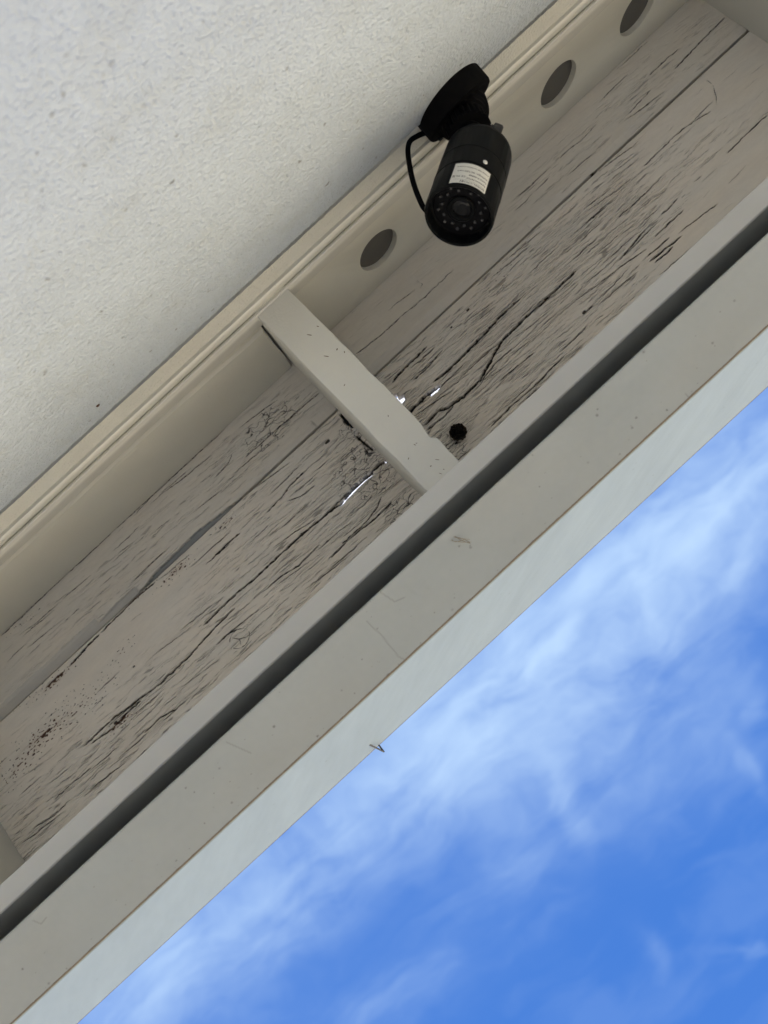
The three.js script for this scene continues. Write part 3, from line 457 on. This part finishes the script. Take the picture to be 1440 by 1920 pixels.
/* ------------------------------------------------------------------ security camera */
{
  const base = atHeight(850, 180, .758); base.z = WALL_Z; base.x = -.3235;
  const C = thing('security_camera', 'black bullet security camera with a white sticker, screwed to the wall under the eaves', 'security camera', base);
  const V = (x, y, z) => new THREE.Vector3(x, y + EYE, z);
  const orient = (g, from, dir) => { g.applyQuaternion(new THREE.Quaternion().setFromUnitVectors(new THREE.Vector3(0, 1, 0), dir)); g.translate(from.x, from.y, from.z); return g; };
  const lathe = (pts, from, dir, n = 64) => toCreasedNormals(orient(new THREE.LatheGeometry(pts.map(([r, h]) => new THREE.Vector2(r, h)), n), from, dir), .6);
  const out = new THREE.Vector3(0, .09, .996), Bc = V(-.3235, .758, WALL_Z);
  const pale = new THREE.MeshStandardMaterial({ color: new THREE.Color().setRGB(.62, .60, .55), roughness: .7 });
  part('gasket', lathe([[0, -.006], [.0380, -.006], [.0380, .0010], [0, .0010]], Bc, out), pale, C, 'world');
  part('mounting_base', lathe([[0, -.005], [.0390, -.005], [.0392, .0022], [.0392, .0145], [.0384, .0163], [.0366, .0172], [.024, .0172], [.0225, .0185], [.0212, .0225], [0, .0225]], Bc, out), M.matteBlack, C, 'world');
  // screw heads on the base
  for (const a of [35, 155, 275]) part('screw', lathe([[0, .016], [.0034, .016], [.0032, .0186], [.0012, .0191], [.001, .0182], [0, .0182]], V(-.3235 + .0305 * Math.cos(a * Math.PI / 180), .758 + .0305 * Math.sin(a * Math.PI / 180), WALL_Z), out, 16), M.black, C, 'world');
  const rear = V(-.2889, .710, -.1833), front = V(-.2198, .660, -.1432), axis = front.clone().sub(rear), LEN = axis.length(); axis.normalize();
  // joint: stepped cone, ribbed nut, ball and arm between base and body
  const j0 = V(-.3215, .756, WALL_Z + .020), j1 = V(-.3010, .727, -.2020), jd = j1.clone().sub(j0), jl = jd.length(); jd.normalize();
  part('joint_cone', lathe([[0, -.006], [.0275, -.006], [.0268, .004], [.0245, .006], [.0245, .010], [.0225, .0115], [.0225, .016], [.0200, .0175], [.0200, .022], [0, .022]], j0, jd), M.matteBlack, C, 'world');
  { const s = new THREE.Shape(); for (let i = 0; i <= 96; i++) { const a = i / 96 * Math.PI * 2, rr = .0195 + (i % 4 < 2 ? .0010 : -.0004); s[i ? 'lineTo' : 'moveTo'](rr * Math.cos(a), rr * Math.sin(a)); } const g = new THREE.ExtrudeGeometry(s, { depth: .014, bevelEnabled: true, bevelSize: .0006, bevelThickness: .0006, bevelSegments: 1 }); g.rotateX(-Math.PI / 2); orient(g, j0.clone().addScaledVector(jd, .023), jd); part('ribbed_nut', boxUV(g), M.matteBlack, C, 'world'); }
  { const g = new THREE.SphereGeometry(.0118, 32, 20); const c = j0.clone().addScaledVector(jd, jl * .80); g.translate(c.x, c.y, c.z); part('ball', g, M.black, C, 'world');
    const tip = rear.clone().addScaledVector(axis, .012), d = tip.clone().sub(c), l = d.length(); d.normalize(); part('arm', lathe([[.0085, 0], [.0085, l * .6], [.010, l * .75], [.010, l]], c, d, 32), M.black, C, 'world'); }
  { const c = atHeight(925, 247, .708), d = new THREE.Vector3(-.45, .1, .9).normalize(); part('thumb_screw', lathe([[0, -.004], [.0055, -.004], [.0055, -.002], [.0078, -.0015], [.0082, .001], [.0082, .0055], [.0070, .0070], [0, .0074]], c, d, 24), new THREE.MeshStandardMaterial({ color: new THREE.Color().setRGB(.02, .02, .021), roughness: .4, metalness: .2 }), C, 'world'); }
  const at = (f) => LEN * f, R0 = .0308;
  part('rear_cap', lathe([[0, 0], [R0 - .006, 0], [R0 - .0022, .0010], [R0 - .0004, .0035], [R0, .007], [R0 + .0003, at(.40)], [R0 - .0008, at(.40) + .0005]], rear, axis, 96), M.black, C, 'world');
  part('middle_ring', lathe([[R0 - .0008, at(.40) + .0005], [R0 + .0001, at(.40) + .001], [R0 + .0001, at(.655)], [R0 - .0012, at(.655) + .0005]], rear, axis, 96), M.black, C, 'world');
  const fr = R0 - .0002;
  part('front_sleeve', lathe([[R0 - .0012, at(.655) + .0006], [fr, at(.655) + .0014], [fr, at(1.0) - .0012], [fr - .0006, at(1.02) - .0004], [fr - .0012, at(1.02)], [fr - .0026, at(1.02)], [fr - .0031, at(1.02) - .0006], [fr - .0036, at(.89)], [fr - .0048, at(.885)]], rear, axis, 96), M.black, C, 'world');
  const face = rear.clone().addScaledVector(axis, at(.888));
  const faceMesh = part('face_plate', lathe([[0, -.002], [.0085, -.002], [.0085, 0], [.0245, .0002], [.0252, -.0006], [.0262, -.0006], [.0266, .0004]], face, axis, 64), new THREE.MeshPhysicalMaterial({ color: new THREE.Color().setRGB(.006, .006, .007), roughness: .25, specularIntensity: .12 }), C, 'world');
  part('lens_ring', lathe([[.0120, -.0006], [.0122, .0018], [.0112, .0026], [.0098, .0026], [.0082, .0008], [.0080, -.001]], face, axis, 48), M.black, C, 'world');
  part('lens', lathe([[.0082, -.0004], [.0070, .0004], [.0050, .0012], [.0025, .0017], [0, .0018]], face, axis, 40), new THREE.MeshPhysicalMaterial({ color: new THREE.Color().setRGB(.010, .010, .011), roughness: .08, specularIntensity: .45 }), C, 'world');
  const e1 = new THREE.Vector3(-.4746, -.8473, -.2386), e2 = new THREE.Vector3(.4873, -.0271, -.8728);
  const ledMat = new THREE.MeshPhysicalMaterial({ color: new THREE.Color().setRGB(.022, .022, .024), roughness: .12, specularIntensity: .8 });
  for (let i = 0; i < 20; i++) { const a = i / 20 * Math.PI * 2 + .1, rr = i % 2 ? .0172 : .0208, c = face.clone().addScaledVector(e1, rr * Math.cos(a)).addScaledVector(e2, rr * Math.sin(a)); part('infrared_light', lathe([[.0018, -.0006], [.0018, .0006], [.0012, .0014], [0, .0018]], c, axis, 12), ledMat, C, 'world'); }
  // sticker, read from the front end
  { const cw = 640, ch = 520, cv = document.createElement('canvas'); cv.width = cw; cv.height = ch; const x = cv.getContext('2d');
    x.fillStyle = '#d6d5cf'; x.fillRect(0, 0, cw, ch); x.fillStyle = '#26262a'; x.font = 'bold 62px sans-serif'; x.fillText('MODEL:C711BV', 24, 74); x.fillRect(24, 92, cw - 80, 5); x.font = 'bold 58px sans-serif'; x.fillText('System:NTSC', 24, 168); x.fillText('Lens:3.6MM', 24, 252); x.fillText('Voltage: DC12V', 24, 336); x.font = 'bold 38px sans-serif'; x.fillText('Analog High Definition Camera', 24, 440);
    x.font = 'bold 60px sans-serif'; x.fillText('C€', 400, 196); x.fillText('FC', 490, 196);
    x.lineWidth = 6; x.strokeStyle = '#26262a'; x.beginPath(); x.moveTo(580, 150); x.lineTo(588, 194); x.lineTo(608, 194); x.lineTo(616, 150); x.closePath(); x.stroke(); x.beginPath(); x.moveTo(574, 144); x.lineTo(622, 202); x.moveTo(622, 144); x.lineTo(574, 202); x.stroke();
    for (const [q, f] of [[470, 0], [510, 1], [550, 0]]) { x.beginPath(); x.arc(q, 318, 12, 0, 7); f ? x.fill() : x.stroke(); } x.fillRect(482, 315, 60, 5);
    const tx = new THREE.CanvasTexture(cv); tx.colorSpace = THREE.SRGBColorSpace;
    const pos = [], uv = [], ind = [], nA = 24; for (let j = 0; j < 2; j++) for (let i = 0; i <= nA; i++) { const a = (-28 + 60 * i / nA) * Math.PI / 180, h = at(j ? .698 : 1.0), p = rear.clone().addScaledVector(axis, h).addScaledVector(e1, (fr + .00025) * Math.cos(a)).addScaledVector(e2, (fr + .00025) * Math.sin(a)); pos.push(p.x, p.y, p.z); uv.push(i / nA, j ? 0 : 1); if (!j && i < nA) ind.push(i, i + 1, i + nA + 1, i + 1, i + nA + 2, i + nA + 1); }
    const g = new THREE.BufferGeometry(); g.setAttribute('position', new THREE.Float32BufferAttribute(pos, 3)); g.setAttribute('uv', new THREE.Float32BufferAttribute(uv, 2)); g.setIndex(ind); g.computeVertexNormals();
    tag(part('sticker', g, new THREE.MeshStandardMaterial({ map: tx, roughness: .5, side: THREE.DoubleSide }), C, 'world'), 'white sticker printed with the camera data'); }
  { const a = -13 * Math.PI / 180, nrm = e1.clone().multiplyScalar(Math.cos(a)).addScaledVector(e2, Math.sin(a)), c = rear.clone().addScaledVector(axis, at(.60)).addScaledVector(nrm, R0 - .001); part('set_screw', lathe([[.0022, 0], [.0022, .0014], [.0016, .0020], [0, .0021]], c, nrm, 20), new THREE.MeshStandardMaterial({ color: new THREE.Color().setRGB(.75, .74, .72), roughness: .35, metalness: .3 }), C, 'world'); }
  { const P = [[812, 238, .772], [800, 247, .768], [784, 254, .766], [770, 263, .764], [765, 278, .758], [768, 310, .748], [776, 345, .736], [786, 372, .727], [797, 392, .718], [815, 405, .716], [845, 380, .722], [880, 320, .735], [897, 285, .735]].map(([a, b, y]) => atHeight(a, b, y));
    const g = new THREE.TubeGeometry(new THREE.CatmullRomCurve3(P, false, 'centripetal'), 140, .0026, 12); part('cable', g, M.matteBlack, C, 'world'); }
}

/* ------------------------------------------------------------------ small things */
{
  const [nx, nR] = onRoof(857, 804, .812);
  const nest = thing('wasp_nest', 'small dark round paper wasp nest hanging from the cracked board', 'wasp nest', frame(nx, DECK, nR), PITCH);
  const paper = new THREE.MeshStandardMaterial({ color: new THREE.Color().setRGB(.085, .068, .050), roughness: .95, side: THREE.DoubleSide }), r = rng(3);
  const a = .0030; let k = 0;
  for (let q = -3; q <= 3; q++) for (let s = -3; s <= 3; s++) {
    const x = a * Math.sqrt(3) * (q + s / 2) * .62, z = a * 1.5 * s * .62, d = Math.hypot(x, z); if (d > .0092) continue;
    const h = .008 + .002 * r() - .32 * d, g = new THREE.CylinderGeometry(.00176, .00150, h, 6, 1, true); g.translate(nx + x, DECK - .006 - h / 2 + .25 * d, nR + z); part('cell', g, paper, nest); k++;
  }
  const cap = new THREE.SphereGeometry(.0098, 24, 10, 0, Math.PI * 2, 0, Math.PI / 2); cap.scale(1, .32, 1); cap.translate(nx, DECK - .0072, nR); part('cap', cap, paper, nest);
  const st = new THREE.CylinderGeometry(.0008, .0014, .007, 8); st.translate(nx, DECK - .0025, nR); part('stalk', st, paper, nest);

  const hook = thing('wire_hook', 'small bent grey wire sticking out over the gutter edge against the sky', 'wire', atHeight(700, 1400, .787));
  const hp = [[707, 1393, .757], [712, 1400, .750], [719.5, 1409.5, .743], [708, 1403, .738], [691, 1395.5, .732]].map(([x, y, h]) => atHeight(x, y, h));
  const path = new THREE.CurvePath(); for (const [i, j] of [[0, 2], [2, 4]]) path.add(new THREE.LineCurve3(hp[i], hp[j]));
  const wire = new THREE.MeshStandardMaterial({ color: new THREE.Color().setRGB(.11, .11, .115), roughness: .5, metalness: .5 });
  part('wire', mergeGeometries([new THREE.TubeGeometry(new THREE.LineCurve3(hp[0], hp[2]), 2, .00085, 8), new THREE.TubeGeometry(new THREE.LineCurve3(hp[2], hp[4]), 2, .00085, 8), new THREE.SphereGeometry(.0009, 8, 6).translate(hp[2].x, hp[2].y, hp[2].z)]), wire, hook, 'world');

  // rusty nail head in the stucco
  const p = atHeight(183, 760, 1), kz = WALL_Z / p.z, np = new THREE.Vector3(p.x * kz, EYE + (p.y - EYE) * kz, WALL_Z);
  const nail = thing('nail', 'rusty brown nail head in the stucco at the left, below the trim', 'nail', np);
  const nh = new THREE.SphereGeometry(.0021, 12, 8); nh.scale(1, 1, .6); nh.translate(np.x, np.y, np.z); part('nail_head', nh, new THREE.MeshStandardMaterial({ color: new THREE.Color().setRGB(.10, .05, .03), roughness: .9 }), nail, 'world');

  // dry tuft caught on the gutter bottom
  const [tx, tR] = onRoof(862, 1010, .629), tuft = thing('dry_tuft', 'wisp of dry brown grass stuck to the gutter bottom', 'dry grass', frame(tx, .629, tR), PITCH);
  const straw = new THREE.MeshStandardMaterial({ color: new THREE.Color().setRGB(.30, .25, .18), roughness: .9 }), q = rng(8), at = (x, y) => { const [a, b] = onRoof(x, y, .6286); return new THREE.Vector3(a, .6284, b); };
  part('strand', mergeGeometries([[[838, 997], [850, 1006], [880, 1012]], [[842, 1010], [858, 1008], [876, 1014], [882, 1020]], [[845, 1013], [866, 1016], [883, 1016]], [[850, 1002], [862, 1011], [880, 1018]], [[843, 1007], [852, 1014], [870, 1013]]].map((l) => new THREE.TubeGeometry(new THREE.CatmullRomCurve3(l.map(([x, y]) => at(x + q() * 2, y + q() * 2).add(new THREE.Vector3(0, -.002 * q(), 0)))), 14, .0002, 5))), straw, tuft);
}

renderer.render(scene, camera);
